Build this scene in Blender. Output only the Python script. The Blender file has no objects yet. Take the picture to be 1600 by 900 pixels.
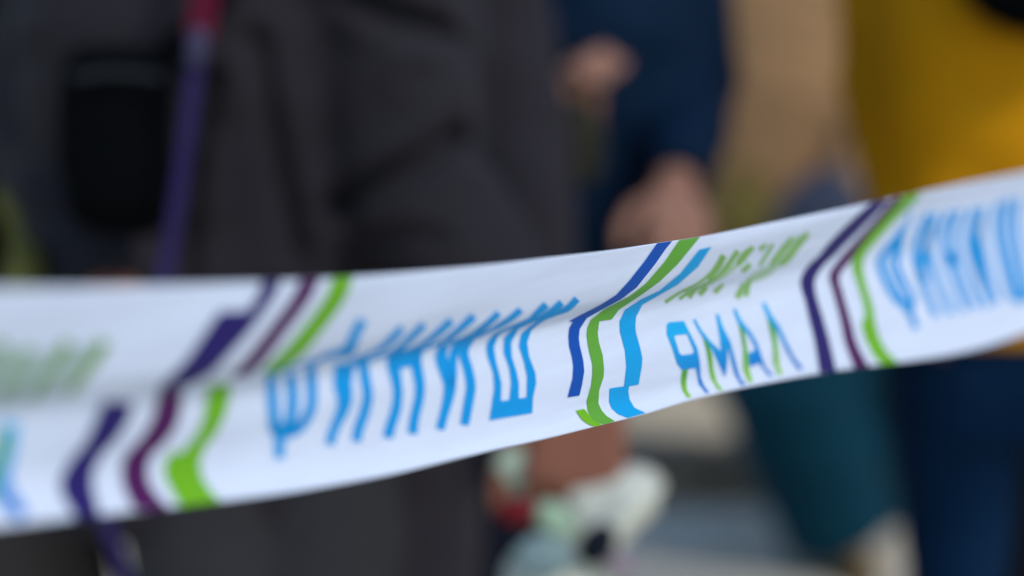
import bpy, bmesh, math, random
import numpy as np
from mathutils import Vector, Matrix
from mathutils.geometry import tessellate_polygon

random.seed(7)
# ------------------------------------------------------------------ camera, sky, sun, exposure
SC = bpy.context.scene
COL = SC.collection
CAM_H, PITCH, LENS = 1.45, math.radians(9.02), 85.0
FOCUS = 1.25
cd = bpy.data.cameras.new("camera")
cam = bpy.data.objects.new("camera", cd)
COL.objects.link(cam)
cam.location = (0, 0, CAM_H)
cam.rotation_euler = (math.pi / 2 - PITCH, 0, 0)
cd.lens, cd.sensor_width = LENS, 36.0
cd.clip_start, cd.clip_end = 0.05, 3000
cd.dof.use_dof = True
cd.dof.focus_distance = FOCUS
cd.dof.aperture_fstop = 2.6
SC.camera = cam

SUN_AZ, SUN_EL = math.radians(137), math.radians(44)     # clockwise from +Y: behind the camera, to its right
w = bpy.data.worlds.new("World"); SC.world = w; w.use_nodes = True
nt = w.node_tree
sky = nt.nodes.new("ShaderNodeTexSky"); sky.sky_type = 'NISHITA'; sky.sun_disc = False
sky.sun_elevation, sky.sun_rotation = SUN_EL, SUN_AZ
sky.air_density, sky.dust_density, sky.ozone_density = 1.2, 0.3, 4.0
bg = nt.nodes["Background"]; bg.inputs[1].default_value = 0.136
nt.links.new(sky.outputs[0], bg.inputs[0])
ld = bpy.data.lights.new("sun", 'SUN'); ld.energy = 1.35; ld.angle = math.radians(11); ld.color = (1.0, 0.985, 0.965)
sun = bpy.data.objects.new("sun", ld); COL.objects.link(sun)
sd = Vector((math.sin(SUN_AZ) * math.cos(SUN_EL), math.cos(SUN_AZ) * math.cos(SUN_EL), math.sin(SUN_EL)))
sun.rotation_euler = sd.to_track_quat('Z', 'Y').to_euler()
sun.location = sd * 30
SC.view_settings.view_transform = 'Standard'
SC.view_settings.look = 'None'
SC.view_settings.exposure = 0.52
SC.view_settings.gamma = 1.0
SC.view_settings.use_curve_mapping = False
try:
    SC.cycles.use_denoising = True
except Exception:
    pass

# ------------------------------------------------------------------ helpers
PXW = 36.0 / LENS / 1600.0
cp, sp_ = math.cos(PITCH), math.sin(PITCH)
def ray(px, py):
    "pixel of the 1600x900 photograph -> ray with forward component 1 (world axes)"
    x = (px - 800) * PXW; u = (450 - py) * PXW
    return np.array([x, cp + u * sp_, -sp_ + u * cp])
def W(px, py, d):
    r = ray(px, py)
    return Vector((r[0] * d, r[1] * d, CAM_H + r[2] * d))

def lin(c):
    return tuple(((v / 255) / 12.92 if v / 255 <= 0.04045 else ((v / 255 + 0.055) / 1.055) ** 2.4) for v in c)

MATS = {}
def mat(name, rgb, rough=0.8, noise=0.12, nscale=30, bump=0.15, bscale=180, sheen=0.0, spec=0.12, metal=0.0):
    if name in MATS:
        return MATS[name]
    m = bpy.data.materials.new(name); m.use_nodes = True
    n = m.node_tree; b = n.nodes["Principled BSDF"]
    b.inputs["Roughness"].default_value = rough
    b.inputs["Specular IOR Level"].default_value = spec
    b.inputs["Metallic"].default_value = metal
    if sheen:
        b.inputs["Sheen Weight"].default_value = sheen
        b.inputs["Sheen Roughness"].default_value = 0.5
    tc = n.nodes.new("ShaderNodeTexCoord")
    nz = n.nodes.new("ShaderNodeTexNoise"); nz.inputs["Scale"].default_value = nscale; nz.inputs["Detail"].default_value = 4
    mx = n.nodes.new("ShaderNodeMix"); mx.data_type = 'RGBA'
    c = lin(rgb)
    mx.inputs["A"].default_value = tuple(max(0, v * (1 - noise)) for v in c) + (1,)
    mx.inputs["B"].default_value = tuple(min(1, v * (1 + noise)) for v in c) + (1,)
    n.links.new(tc.outputs["Object"], nz.inputs["Vector"])
    n.links.new(nz.outputs["Fac"], mx.inputs["Factor"])
    n.links.new(mx.outputs["Result"], b.inputs["Base Color"])
    if bump:
        nb = n.nodes.new("ShaderNodeTexNoise"); nb.inputs["Scale"].default_value = bscale; nb.inputs["Detail"].default_value = 3
        bp = n.nodes.new("ShaderNodeBump"); bp.inputs["Strength"].default_value = bump; bp.inputs["Distance"].default_value = 0.002
        n.links.new(tc.outputs["Object"], nb.inputs["Vector"])
        n.links.new(nb.outputs["Fac"], bp.inputs["Height"])
        n.links.new(bp.outputs["Normal"], b.inputs["Normal"])
    MATS[name] = m
    return m

def link_mesh(name, verts, faces, material, parent=None, smooth=True):
    me = bpy.data.meshes.new(name)
    me.from_pydata([tuple(v) for v in verts], [], faces)
    me.update()
    if smooth:
        me.polygons.foreach_set("use_smooth", [True] * len(me.polygons))
    if material:
        me.materials.append(material)
    o = bpy.data.objects.new(name, me); COL.objects.link(o)
    if parent:
        o.parent = parent
    return o

def tag(o, label=None, cat=None, group=None, kind=None):
    if label: o["label"] = label
    if cat: o["category"] = cat
    if group: o["group"] = group
    if kind: o["kind"] = kind
    return o

class MB:
    "collects closed shapes; build() unions them into one skin by voxel remesh"
    def __init__(self):
        self.v, self.f = [], []
    def rings(self, rings):
        base = len(self.v); n = len(rings[0])
        for r in rings:
            self.v += [Vector(p) for p in r]
        for i in range(len(rings) - 1):
            for k in range(n):
                a, b = base + i * n + k, base + i * n + (k + 1) % n
                self.f.append((a, b, b + n, a + n))
        self.f.append(tuple(base + k for k in range(n))[::-1])
        e = base + (len(rings) - 1) * n
        self.f.append(tuple(e + k for k in range(n)))
    def tube(self, pts, radii, n=14, flat=1.0, flat_axis=None, round_ends=True):
        pts = [Vector(p) for p in pts]; radii = list(radii)
        if round_ends:
            d0 = (pts[0] - pts[1]).normalized(); d1 = (pts[-1] - pts[-2]).normalized()
            r0, r1 = radii[0], radii[-1]
            pts = [pts[0] + d0 * r0 * .9, pts[0] + d0 * r0 * .55] + pts + [pts[-1] + d1 * r1 * .55, pts[-1] + d1 * r1 * .9]
            radii = [r0 * .35, r0 * .8] + radii + [r1 * .8, r1 * .35]
        ref = Vector(flat_axis) if flat_axis else Vector((0.13, 0.97, 0.21))
        rs = []
        for i, p in enumerate(pts):
            t = (pts[min(i + 1, len(pts) - 1)] - pts[max(i - 1, 0)]).normalized()
            y = (ref - t * ref.dot(t))
            y = y.normalized() if y.length > 1e-3 else t.orthogonal().normalized()
            x = t.cross(y).normalized()
            rs.append([p + (x * math.cos(a) + y * math.sin(a) * flat) * radii[i]
                       for a in (2 * math.pi * k / n for k in range(n))])
        self.rings(rs)
        return self
    def ellipsoid(self, c, r, n=16, m=10, rot=None):
        c = Vector(c); rs = []
        for i in range(1, m):
            th = math.pi * i / m
            ring = []
            for k in range(n):
                a = 2 * math.pi * k / n
                q = Vector((r[0] * math.sin(th) * math.cos(a), r[1] * math.sin(th) * math.sin(a), -r[2] * math.cos(th)))
                if rot: q = rot @ q
                ring.append(c + q)
            rs.append(ring)
        self.rings(rs)
        return self
    def loft(self, secs, n=28, rot=None, power=2.4):
        "secs: (z, rx, ry, cx, cy)"
        rs = []
        for (z, rx, ry, cx, cy) in secs:
            ring = []
            for k in range(n):
                a = 2 * math.pi * k / n
                ca, sa = math.cos(a), math.sin(a)
                q = Vector((math.copysign(abs(ca) ** (2 / power), ca) * rx + cx, math.copysign(abs(sa) ** (2 / power), sa) * ry + cy, z))
                if rot: q = rot @ q
                ring.append(q)
            rs.append(ring)
        self.rings(rs)
        return self
    def build(self, name, material, parent, voxel=0.008, smooth=6, wrinkle=0.0, wscale=7.0, seed=0):
        me = bpy.data.meshes.new(name)
        me.from_pydata([tuple(v) for v in self.v], [], self.f); me.update()
        bm = bmesh.new(); bm.from_mesh(me); bmesh.ops.recalc_face_normals(bm, faces=bm.faces); bm.to_mesh(me); bm.free()
        o = bpy.data.objects.new(name, me); COL.objects.link(o)
        m = o.modifiers.new("r", 'REMESH'); m.mode = 'VOXEL'; m.voxel_size = voxel
        if smooth:
            s = o.modifiers.new("s", 'SMOOTH'); s.iterations = smooth; s.factor = 0.5
        dg = bpy.context.evaluated_depsgraph_get()
        me2 = bpy.data.meshes.new_from_object(o.evaluated_get(dg))
        o.modifiers.clear(); o.data = me2; bpy.data.meshes.remove(me)
        me2.name = name
        if wrinkle:
            from mathutils import noise
            nv = len(me2.vertices)
            co = np.empty(nv * 3, 'f'); no = np.empty(nv * 3, 'f')
            me2.vertices.foreach_get("co", co); me2.vertex_normals.foreach_get("vector", no)
            hs = np.empty(nv, 'f')
            for i_, (x_, y_, z_) in enumerate(co.reshape(-1, 3).tolist()):
                p = Vector((x_, y_, z_))
                q = Vector((p.x * wscale * .8, p.y * wscale * .8, p.z * wscale * 1.5)) + Vector((seed * 3.1, seed * 1.7, 0))
                h = noise.noise(q) + 0.5 * noise.noise(q * 2.1) - abs(noise.noise(q * 1.3 + Vector((5, 2, 1)))) * 1.2
                hs[i_] = h * wrinkle
            me2.vertices.foreach_set("co", (co.reshape(-1, 3) + no.reshape(-1, 3) * hs[:, None]).ravel())
            me2.update()
        me2.polygons.foreach_set("use_smooth", [True] * len(me2.polygons))
        me2.materials.clear(); me2.materials.append(material)
        if parent: o.parent = parent
        return o

# ------------------------------------------------------------------ ground, pavement, building
def sheet(name, x0, x1, y0, y1, z, m):
    o = link_mesh(name, [(x0, y0, z), (x1, y0, z), (x1, y1, z), (x0, y1, z)], [(0, 1, 2, 3)], m, smooth=False)
    return tag(o, kind="structure")
sheet("ground", -900, 900, -900, 900, -0.004, mat("soil", (96, 88, 72), .95, .3, 3, .4, 20))
sheet("road", -40, 40, -9, 5.75, 0.0, mat("lightened_asphalt", (204, 191, 168), .9, .22, 9, .6, 120))  # asphalt, its colour lightened all over to offset the people's cast shade
def box(name, x0, x1, y0, y1, z0, z1, m, parent=None, bev=0.0):
    bm = bmesh.new(); bmesh.ops.create_cube(bm, size=1)
    for v in bm.verts:
        v.co = Vector(((x0 + x1) / 2 + v.co.x * (x1 - x0), (y0 + y1) / 2 + v.co.y * (y1 - y0), (z0 + z1) / 2 + v.co.z * (z1 - z0)))
    if bev:
        bmesh.ops.bevel(bm, geom=bm.edges[:], offset=bev, segments=2, affect='EDGES')
    me = bpy.data.meshes.new(name); bm.to_mesh(me); bm.free()
    me.materials.append(m)
    o = bpy.data.objects.new(name, me); COL.objects.link(o)
    if parent: o.parent = parent
    return o
pav = tag(box("pavement", -40, 40, 5.972, 15.5, -0.05, 0.118, mat("paving", (190, 170, 138), .9, .2, 5, .5, 60)), kind="structure")
kerb_m = mat("kerb_granite", (116, 106, 92), .85, .25, 25, .4, 90)
kerb = tag(bpy.data.objects.new("kerb", None), kind="structure"); COL.objects.link(kerb)
k0 = None
for i in range(-12, 13):
    if k0 is None:
        k0 = box("kerb_stone", -0.495, 0.495, 5.76, 5.962, -0.05, 0.13, kerb_m, kerb, 0.012); k = k0
    else:
        k = k0.copy(); COL.objects.link(k); k.parent = kerb
    k.location.x = i * 1.0
# facade whose brown foot shows between the people
bl = bpy.data.objects.new("building", None); COL.objects.link(bl); bl.location = (4, 15.6, 0)
tag(bl, "brown rendered building with a stone base beyond the pavement", "building")
box("plinth", -14, 14, -0.08, 0.5, 0, 0.42, mat("plinth_stone", (128, 116, 100), .9, .2, 4, .4, 50), bl, 0.02)
wallm = mat("brown_render", (140, 106, 78), .92, .15, 3, .4, 60)
glass = mat("window_glass", (40, 48, 56), .12, .05, 3, 0, spec=.6)
fram = mat("window_frame_paint", (205, 203, 198), .6, .05, 10, .1)
wx = [-10, -6, -2, 2, 6, 10]
edges = [-14] + [v for x in wx for v in (x - .7, x + .7)] + [14]
for i in range(0, len(edges), 2):
    box("wall", edges[i], edges[i + 1], 0, 0.5, 0.42, 6.5, wallm, bl)
for x in wx:
    box("wall", x - .7, x + .7, 0.002, 0.498, 0.42, 1.7, wallm, bl)
    box("wall", x - .7, x + .7, 0.002, 0.498, 3.4, 6.5, wallm, bl)
    wn = box("window", x - .7, x + .7, 0.22, 0.26, 1.7, 3.4, glass, bl)
    for (a, b, c, d_) in ((-.7, -.62, 1.7, 3.4), (.62, .7, 1.7, 3.4), (-.62, .62, 3.32, 3.4), (-.62, .62, 1.7, 1.78), (-.03, .03, 1.78, 3.32)):
        box("window_bar", x + a, x + b, 0.17, 0.22, c, d_, fram, wn)
box("cornice", -14.2, 14.2, -0.2, 0.7, 6.5, 6.8, fram, bl, 0.03)

# ------------------------------------------------------------------ people
skin_m = mat("skin", (132, 90, 78), .55, .08, 40, .12, 300)
skin_p = mat("skin_pale", (152, 110, 90), .55, .08, 40, .12, 300)
skin_r = mat("skin_ruddy", (128, 80, 60), .55, .1, 40, .12, 300)

def hand(mb, wrist, direction, palm_n, thumb, curl=0.35, s=1.0):
    "palm with five fingers; thumb = side vector"
    d = Vector(direction).normalized(); nrm = Vector(palm_n); nrm = (nrm - d * nrm.dot(d)).normalized()
    side = d.cross(nrm).normalized()
    if side.dot(Vector(thumb)) < 0: side = -side
    wr = Vector(wrist)
    mb.tube([wr - d * .03, wr, wr + d * .02], [.026 * s, .026 * s, .027 * s], flat=.75, flat_axis=nrm)
    lens = (.072, .080, .074, .058)
    for i in range(4):
        off = (1.5 - i) * .0205 * s
        base = wr + d * .015 * s + side * off * .7
        kn = wr + d * (.088 - abs(i - 1) * .004) * s + side * off
        mb.tube([base, (base + kn) / 2, kn], [.0155 * s, .0155 * s, .0125 * s])
        p, dr = kn, d.copy(); seg = [p]; rad = [.0105 * s]
        for j, fr in enumerate((.46, .30, .24)):
            ang = curl * (0.8, 1.15, 0.9)[j] * 1.25
            dr = (Matrix.Rotation(ang, 3, dr.cross(nrm).normalized()) @ dr).normalized()
            p = p + dr * lens[i] * fr * s
            seg.append(p); rad.append((.0098, .0088, .0076)[j] * s)
        mb.tube(seg, rad, n=10)
    tb = wr + d * .022 * s + side * .022 * s
    t1 = tb + (d * .62 + side * .75 + nrm * .25).normalized() * .040 * s
    t2 = t1 + (d * .85 + side * .35 + nrm * .35).normalized() * .032 * s
    t3 = t2 + (d * .95 + nrm * .4).normalized() * .024 * s
    mb.tube([tb, t1, t2, t3], [.015 * s, .0125 * s, .0105 * s, .0085 * s], n=10)

def rotz(v, a):
    return Vector((v[0] * math.cos(a) - v[1] * math.sin(a), v[0] * math.sin(a) + v[1] * math.cos(a), v[2]))

def person(label, px, d, yaw, jacket, trousers, shoe, hairm, skin, H=1.76, girth=1.0, hem=.80,
           armL=None, armR=None, sleeve=.062, jname="jacket", stance=.1, legs=None, wr=.006, sleeveR_rings=None, curl=.4, hat=None, leg_w=1.0, nR=None, hs=1.0, arm_r=1.0):
    """px = pixel column of the body axis, d = forward distance; yaw 0 faces the camera.
    armL / armR (image left / right): [shoulder, elbow, wrist, hand_dir] world vectors, or None = hanging."""
    r = ray(px, 450)
    foot = Vector((r[0] * d, d * (cp + 200 * PXW * sp_), 0))      # distance taken at chest height
    foot.z = 0.004 if foot.y < 5.75 else 0.118
    root_mb = MB(); k = H / 1.76
    def L(x, y, z):                     # body frame (x right in the picture, y away from camera) turned by yaw
        return rotz((x * k, y * k, z * k), yaw)
    fwd = rotz((0, -1, 0), yaw)
    rotm = Matrix.Rotation(yaw, 3, 'Z')
    sh = .185 * girth ** .5
    arms = []
    for sgn, spec in ((-1, armL), (1, armR)):
        if spec is None:
            S, E, Wr = L(sgn * sh, .0, 1.43), L(sgn * (sh + .075), .03, 1.13), L(sgn * (sh + .085), -.05, .88)
            dr = Vector((0, 0, -1)) + fwd * .2
        else:
            S, E, Wr = [Vector(p) - foot for p in spec[:3]]; dr = Vector(spec[3])
        arms.append((S, E, Wr, dr, sgn))
    if legs is None:
        legs = [(L(-stance, 0, .9), L(-stance - .01, -.03, .49), L(-stance - .015, .02, .085)),
                (L(stance, 0, .9), L(stance + .01, -.03, .49), L(stance + .015, .02, .085))]
    else:
        legs = [tuple(Vector(p) - foot for p in lg) for lg in legs]
    # ---- skin body, one mesh
    b = root_mb
    b.loft([(.86 * k, .15, .10, 0, 0), (.98 * k, .155, .105, 0, 0), (1.1 * k, .135, .09, 0, 0), (1.28 * k, .16, .10, 0, 0), (1.41 * k, .15, .085, 0, .005), (1.46 * k, .08, .06, 0, .005)], rot=rotm)
    b.tube([L(0, .01, 1.42), L(0, 0, 1.50), L(0, -.01, 1.56)], [.06, .054, .052])
    hc = L(0, -.015, 1.645)
    b.ellipsoid(hc, (.074 * k, .092 * k, .112 * k), rot=rotm)
    b.ellipsoid(hc + L(0, -.03, -.055), (.055 * k, .062 * k, .06 * k), rot=rotm)          # jaw
    b.tube([hc + L(0, -.083, .01), hc + L(0, -.103, -.028), hc + L(0, -.092, -.036)], [.009, .014, .012])   # nose
    b.tube([hc + L(-.035, -.080, .022), hc + L(0, -.088, .026), hc + L(.035, -.080, .022)], [.009, .010, .009])   # brow
    b.tube([hc + L(-.02, -.082, -.062), hc + L(0, -.09, -.06), hc + L(.02, -.082, -.062)], [.006, .008, .006])   # lips
    for s_ in (-1, 1):
        b.ellipsoid(hc + L(s_ * .076, .005, -.01), (.011, .02, .032), rot=rotm)
    for (S, E, Wr, dr, sgn) in arms:
        b.tube([L(0, 0, 1.40), S, (S + E) / 2, E, (E * .4 + Wr * .6), Wr], [.06, .055, .046 * arm_r, .04 * arm_r, .037 * arm_r, .027])
        nrm = rotz((-sgn * .8, -.35, 0), yaw)
        if sgn > 0 and nR: nrm = Vector(nR)
        hand(b, Wr + dr.normalized() * .01, dr, nrm, fwd if not nR else Vector((-1, 0, 0)), curl, (hs if sgn > 0 else 1.0) * k)
    lw = min(1.0, leg_w) * .9
    for (hp, kn, an) in legs:
        b.tube([hp, (hp + kn) / 2, kn, (kn * .6 + an * .4), an], [.082 * lw, .07 * lw, .054 * lw, .052 * lw, .036 * lw])
        b.tube([an + Vector((0, 0, -.02)), an + fwd * .1 + Vector((0, 0, -.045))], [.034, .03])
    body = b.build("person", skin, None, voxel=.005, smooth=3)
    body.location = foot
    tag(body, label, "person", "spectators standing behind the tape")
    for s_ in (-1, 1):
        e = MB().ellipsoid(hc + L(s_ * .031, -.074, .006), (.012, .012, .012)).build("eye", mat("eye_dark", (46, 36, 30), .2, .1, 20, 0), body, .002, 0)
    # ---- hair or hat
    if hat:
        MB().ellipsoid(hc + L(0, .012, .035), (.094 * k, .112 * k, .108 * k), rot=rotm).loft([(hc.z - .0, .092, .11, hc.x * 0, .0), (hc.z + .04, .096, .114, 0, 0)], rot=rotm).build("knit_hat", hat, body, .006, 4, .002, 20)
    else:
        MB().ellipsoid(hc + L(0, .022, .03), (.084 * k, .098 * k, .104 * k), rot=rotm).tube([hc + L(-.06, .04, -.03), hc + L(0, .075, -.04), hc + L(.06, .04, -.03)], [.03, .035, .03]).build("hair", hairm, body, .006, 3, .004, 25)
    # ---- jacket
    g = girth
    j = MB()
    hz = hem
    j.loft([(hz * k, .195 * g, .135 * g, 0, 0), ((hz + .1) * k, .192 * g, .138 * g, 0, 0), (1.1 * k, .188 * g, .132 * g, 0, -.005),
            (1.28 * k, .202 * g, .135 * g, 0, -.005), (1.40 * k, .185 * g, .115 * g, 0, .0), (1.46 * k, .11, .085, 0, .005), (1.52 * k, .078, .074, 0, 0), (1.545 * k, .074, .07, 0, -.005)], rot=rotm)
    for i, (S, E, Wr, dr, sgn) in enumerate(arms):
        if i == 1 and sleeveR_rings:
            rs = []
            for (lx, ly, rx, ry, dd) in sleeveR_rings:
                a_, c_ = W(lx, ly, dd) - foot, W(rx, ry, dd) - foot
                mid, half = (a_ + c_) / 2, (c_ - a_) / 2
                yv = Vector((0, 1, 0)) * half.length * .85
                rs.append([mid + half * math.cos(q) + yv * math.sin(q) for q in (2 * math.pi * n_ / 24 for n_ in range(24))])
            j.rings(rs)
            j.tube([L(.06, 0, 1.40), S, S * .7 + E * .3], [.08, .085, .085])
        else:
            cuff = Wr - (Wr - E).normalized() * .012
            m1 = S * .5 + E * .5; m2 = E * .5 + cuff * .5
            j.tube([L(0, 0, 1.39), S, m1 + Vector((0, .006, 0)), E * .92 + S * .08, E, E * .9 + cuff * .1, m2, cuff],
                   [.075, sleeve * 1.32, sleeve * 1.15, sleeve * 1.0, sleeve * 1.07, sleeve * .98, sleeve * .9, sleeve * .72], round_ends=False)
    jk = j.build(jname, jacket, body, .008, 7, wr, 7.5, seed=px % 17)
    # ---- trousers
    t = MB()
    t.loft([(.80 * k, .168 * g, .118 * g, 0, 0), (.9 * k, .17 * g, .122 * g, 0, 0), (1.0 * k, .16 * g, .112 * g, 0, 0)], rot=rotm)
    for (hp, kn, an) in legs:
        bt = an + Vector((0, 0, -.035))
        t.tube([hp + Vector((0, 0, .1)), hp, (hp + kn) / 2, kn, (kn + bt) / 2, bt], [.09, .1 * g * leg_w ** .5, .09 * g * leg_w, .074 * leg_w, .07 * leg_w, .066 * leg_w], round_ends=False)
    tr = t.build("trousers", trousers, body, .009, 6, .005, 8, seed=px % 11)
    # ---- shoes
    for (hp, kn, an) in legs:
        heel, toe = Vector((an.x, an.y, .034)) - fwd * .04, Vector((an.x, an.y, .03)) + fwd * .17
        sb = MB().tube([heel, heel * .5 + toe * .5 + Vector((0, 0, .008)), toe], [.042, .045, .034], flat=.8, flat_axis=(0, 0, 1))
        sb.tube([Vector((an.x, an.y, .04)), an + Vector((0, 0, .0))], [.045, .044])
        so = sb.build("shoe", shoe, body, .006, 4)
        MB().tube([Vector((heel.x, heel.y, .012)), Vector((toe.x, toe.y, .012))], [.046, .04], flat=.25, flat_axis=(0, 0, 1)).build("sole", mat("rubber_sole", (30, 30, 32), .8), so, .006, 2)
    return body

hair_d = mat("dark_hair", (44, 34, 28), .6, .3, 60, .4, 400)
hair_b = mat("brown_hair", (92, 66, 44), .6, .3, 60, .4, 400)
black_shoe = mat("black_leather", (26, 26, 28), .5)
charcoal = mat("charcoal_softshell", (37, 33, 36), .82, .12, 14, .25, 220, sheen=.04)
charcoal_t = mat("charcoal_trousers", (46, 44, 45), .88, .12, 14, .3, 220, sheen=.04)
umber = mat("umber_coat_cloth", (40, 36, 40), .85, .12, 14, .3, 200, sheen=.04)
black_t = mat("black_trouser_cloth", (14, 14, 17), .85)
navy = mat("navy_jacket_cloth", (0, 26, 48), .75, .15, 12, .25, 200)
navy_t = mat("dark_navy_cloth", (12, 16, 28), .85)
tan = mat("tan_coat_wool", (158, 120, 82), .95, .45, 3, .4, 150, sheen=.04)
teal = mat("teal_trouser_cloth", (4, 50, 64), .85, .15, 10, .3, 150)
ochre = mat("ochre_suede", (112, 86, 40), .85, .2, 20, .3)
mustard = mat("mustard_jacket_cloth", (196, 131, 2), .8, .08, 10, .25, 180)
denim = mat("blue_denim", (2, 32, 58), .9, .2, 30, .4, 400)
maroon_j = mat("maroon_jacket_cloth", (30, 8, 14), .85)
taupe = mat("taupe_trouser_cloth", (74, 64, 58), .9, .2, 12, .3, 200)
blackj = mat("black_jacket_cloth", (10, 11, 14), .8)

# nearest: charcoal jacket, sling pouch in front, arm hanging to the right with a bag in the hand
DB = 2.42
ringsB = [(440, -190, 690, -200, DB), (455, -80, 722, -70, DB), (468, -20, 736, 20, DB), (478, 40, 748, 90, DB),
          (486, 110, 756, 146, DB), (502, 205, 750, 195, DB), (532, 300, 752, 232, DB), (548, 350, 792, 292, DB), (572, 400, 826, 350, DB),
          (606, 446, 850, 410, DB), (668, 530, 896, 496, DB - .01), (726, 582, 946, 548, DB - .02), (800, 616, 965, 584, DB - .03), (812, 624, 963, 596, DB - .03)]
def press_creases(o, base, lines):
    "push the cloth in along creases given as photo polylines (x, y), depth in metres, half-width in pixels"
    me = o.data
    n = len(me.vertices); co = np.empty(n * 3, 'f'); no = np.empty(n * 3, 'f')
    me.vertices.foreach_get("co", co); me.vertex_normals.foreach_get("vector", no)
    co = co.reshape(-1, 3); no = no.reshape(-1, 3)
    P = co + np.array(base) - np.array([0, 0, CAM_H])
    fw = P[:, 1] * cp - P[:, 2] * sp_; up = P[:, 1] * sp_ + P[:, 2] * cp
    px = 800 + P[:, 0] / fw / PXW; py = 450 - up / fw / PXW
    for pts, depth, hw, lip in lines:
        best = np.full(n, 1e9); sgn = np.zeros(n)
        for (x0, y0), (x1, y1) in zip(pts[:-1], pts[1:]):
            dx, dy = x1 - x0, y1 - y0; L2 = dx * dx + dy * dy
            u = np.clip(((px - x0) * dx + (py - y0) * dy) / L2, 0, 1)
            ex, ey = px - x0 - u * dx, py - y0 - u * dy
            dd = np.hypot(ex, ey); m = dd < best
            best[m] = dd[m]; sgn[m] = np.sign(ey[m])
        front = np.clip(-no[:, 1] * 2, 0, 1)
        co[:, 1] += depth * np.exp(-(best / hw) ** 2) * front
        l_ = lip * np.exp(-((best - 1.9 * hw) / (1.2 * hw)) ** 2) * front * np.where(sgn < 0, 1.0, .6)
        co[:, 1] -= l_
    me.vertices.foreach_set("co", co.ravel()); me.update()
pB = person("person in a charcoal jacket with a hanging arm gripping a white bag", 330, 2.5, .1, charcoal, charcoal_t, black_shoe, hair_d, skin_r, 1.8, 1.0, .79, leg_w=.85, legs=[(W(335, 800, 2.5), W(318, 1250, 2.44), W(310, 1900, 2.35)), (W(500, 800, 2.52), W(512, 1250, 2.46), W(520, 1900, 2.36))], nR=(.1, .9, -.4), hs=1.12,
       armL=(W(110, -150, 2.5), W(62, 230, 2.5), W(184, 474, 2.34), Vector((.45, -.1, -.5))),
       armR=(W(575, -150, DB), W(632, 252, DB + .01), W(915, 606, DB - .05), Vector((-.12, -.62, -.62))),
       sleeve=.066, sleeveR_rings=ringsB, curl=.95, wr=.009, arm_r=.72)
press_creases([c for c in pB.children if c.name.startswith("jacket")][0], pB.location, [
    ([(545, -14), (600, 18), (680, 44), (748, 76)], .034, 21, .010),
    ([(535, 318), (595, 284), (655, 252), (712, 214)], .038, 22, .012),
    ([(560, 372), (620, 366), (690, 372)], .010, 12, .004), ([(640, 120), (700, 108), (748, 112)], .010, 14, .004),
    ([(330, 120), (300, 250), (290, 430)], .02, 16, .006), ([(400, 60), (430, 240), (470, 420)], .014, 18, .006)])
person("person in a brown-black coat just behind the charcoal sleeve", 480, 2.86, -.2, umber, black_t, black_shoe, hair_b, skin_m, 1.78, 1.08, .62, jname="coat", sleeve=.07, wr=.007,
       armR=(W(735, -110, 2.86), W(800, 200, 2.86), W(838, 490, 2.8), Vector((0, -.1, -1))))
person("person in a navy blue jacket with both forearms bent and hands in view", 850, 3.2, -.3, navy, navy_t, black_shoe, hair_d, skin_p, 1.76, 1.0, .84,
       armL=(W(745, -120, 3.15), W(800, 190, 3.1), W(910, 205, 3.05), Vector((-.05, -.25, .5))),
       armR=(W(1035, -120, 3.2), W(1078, 130, 3.2), W(1054, 298, 2.98), Vector((.0, -.8, -.35))), sleeve=.07, curl=.95, nR=(-.2, .8, -.5), hs=1.02,
       legs=[(W(790, 480, 3.2), W(760, 1000, 3.12), W(735, 1560, 3.05)), (W(880, 480, 3.25), W(862, 1000, 3.2), W(850, 1560, 3.15))], leg_w=.8)
DD = 5.4
person("person in a tan coat and teal trousers farther back on the road", 1248, DD, .2, tan, teal, ochre, hair_b, skin_m, 1.74, 1.3, .56, jname="coat", leg_w=2.0,
       armL=(W(1130, -110, DD), W(1140, 130, DD), W(1165, 275, DD - .12), Vector((.1, -.1, -1))),
       armR=(W(1400, -110, DD), W(1395, 110, DD - .1), W(1325, 330, DD - .3), Vector((-.5, -.1, -.6))), sleeve=.07,
       legs=[(W(1235, 420, DD), W(1240, 630, DD - .2), W(1315, 812, DD - .1)), (W(1335, 420, DD), W(1385, 640, DD), W(1410, 745, DD + .5))], wr=.008)
person("person in a mustard yellow jacket and blue jeans at the right edge", 1630, 2.95, .25, mustard, denim, black_shoe, hair_b, skin_m, 1.78, 1.12, .92, leg_w=.72,
       armL=(W(1425, -130, 2.95), W(1412, 130, 2.98), W(1440, 380, 2.9), Vector((.1, -.1, -1))), sleeve=.078, wr=.006, stance=.1)
person("person in black clothes behind the mustard jacket", 1735, 4.0, .1, blackj, black_t, black_shoe, hair_d, skin_m, 1.8, 1.15, .7, stance=.1)
person("person in a maroon jacket cut off by the left edge", -205, 3.0, -.2, maroon_j, taupe, black_shoe, hair_d, skin_m, 1.72, 1.05, .92,
       legs=[(W(-120, 600, 3.0), W(-30, 1100, 2.95), W(-20, 1600, 2.9)), (W(20, 600, 3.0), W(95, 1100, 2.95), W(95, 1600, 2.9))])

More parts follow.
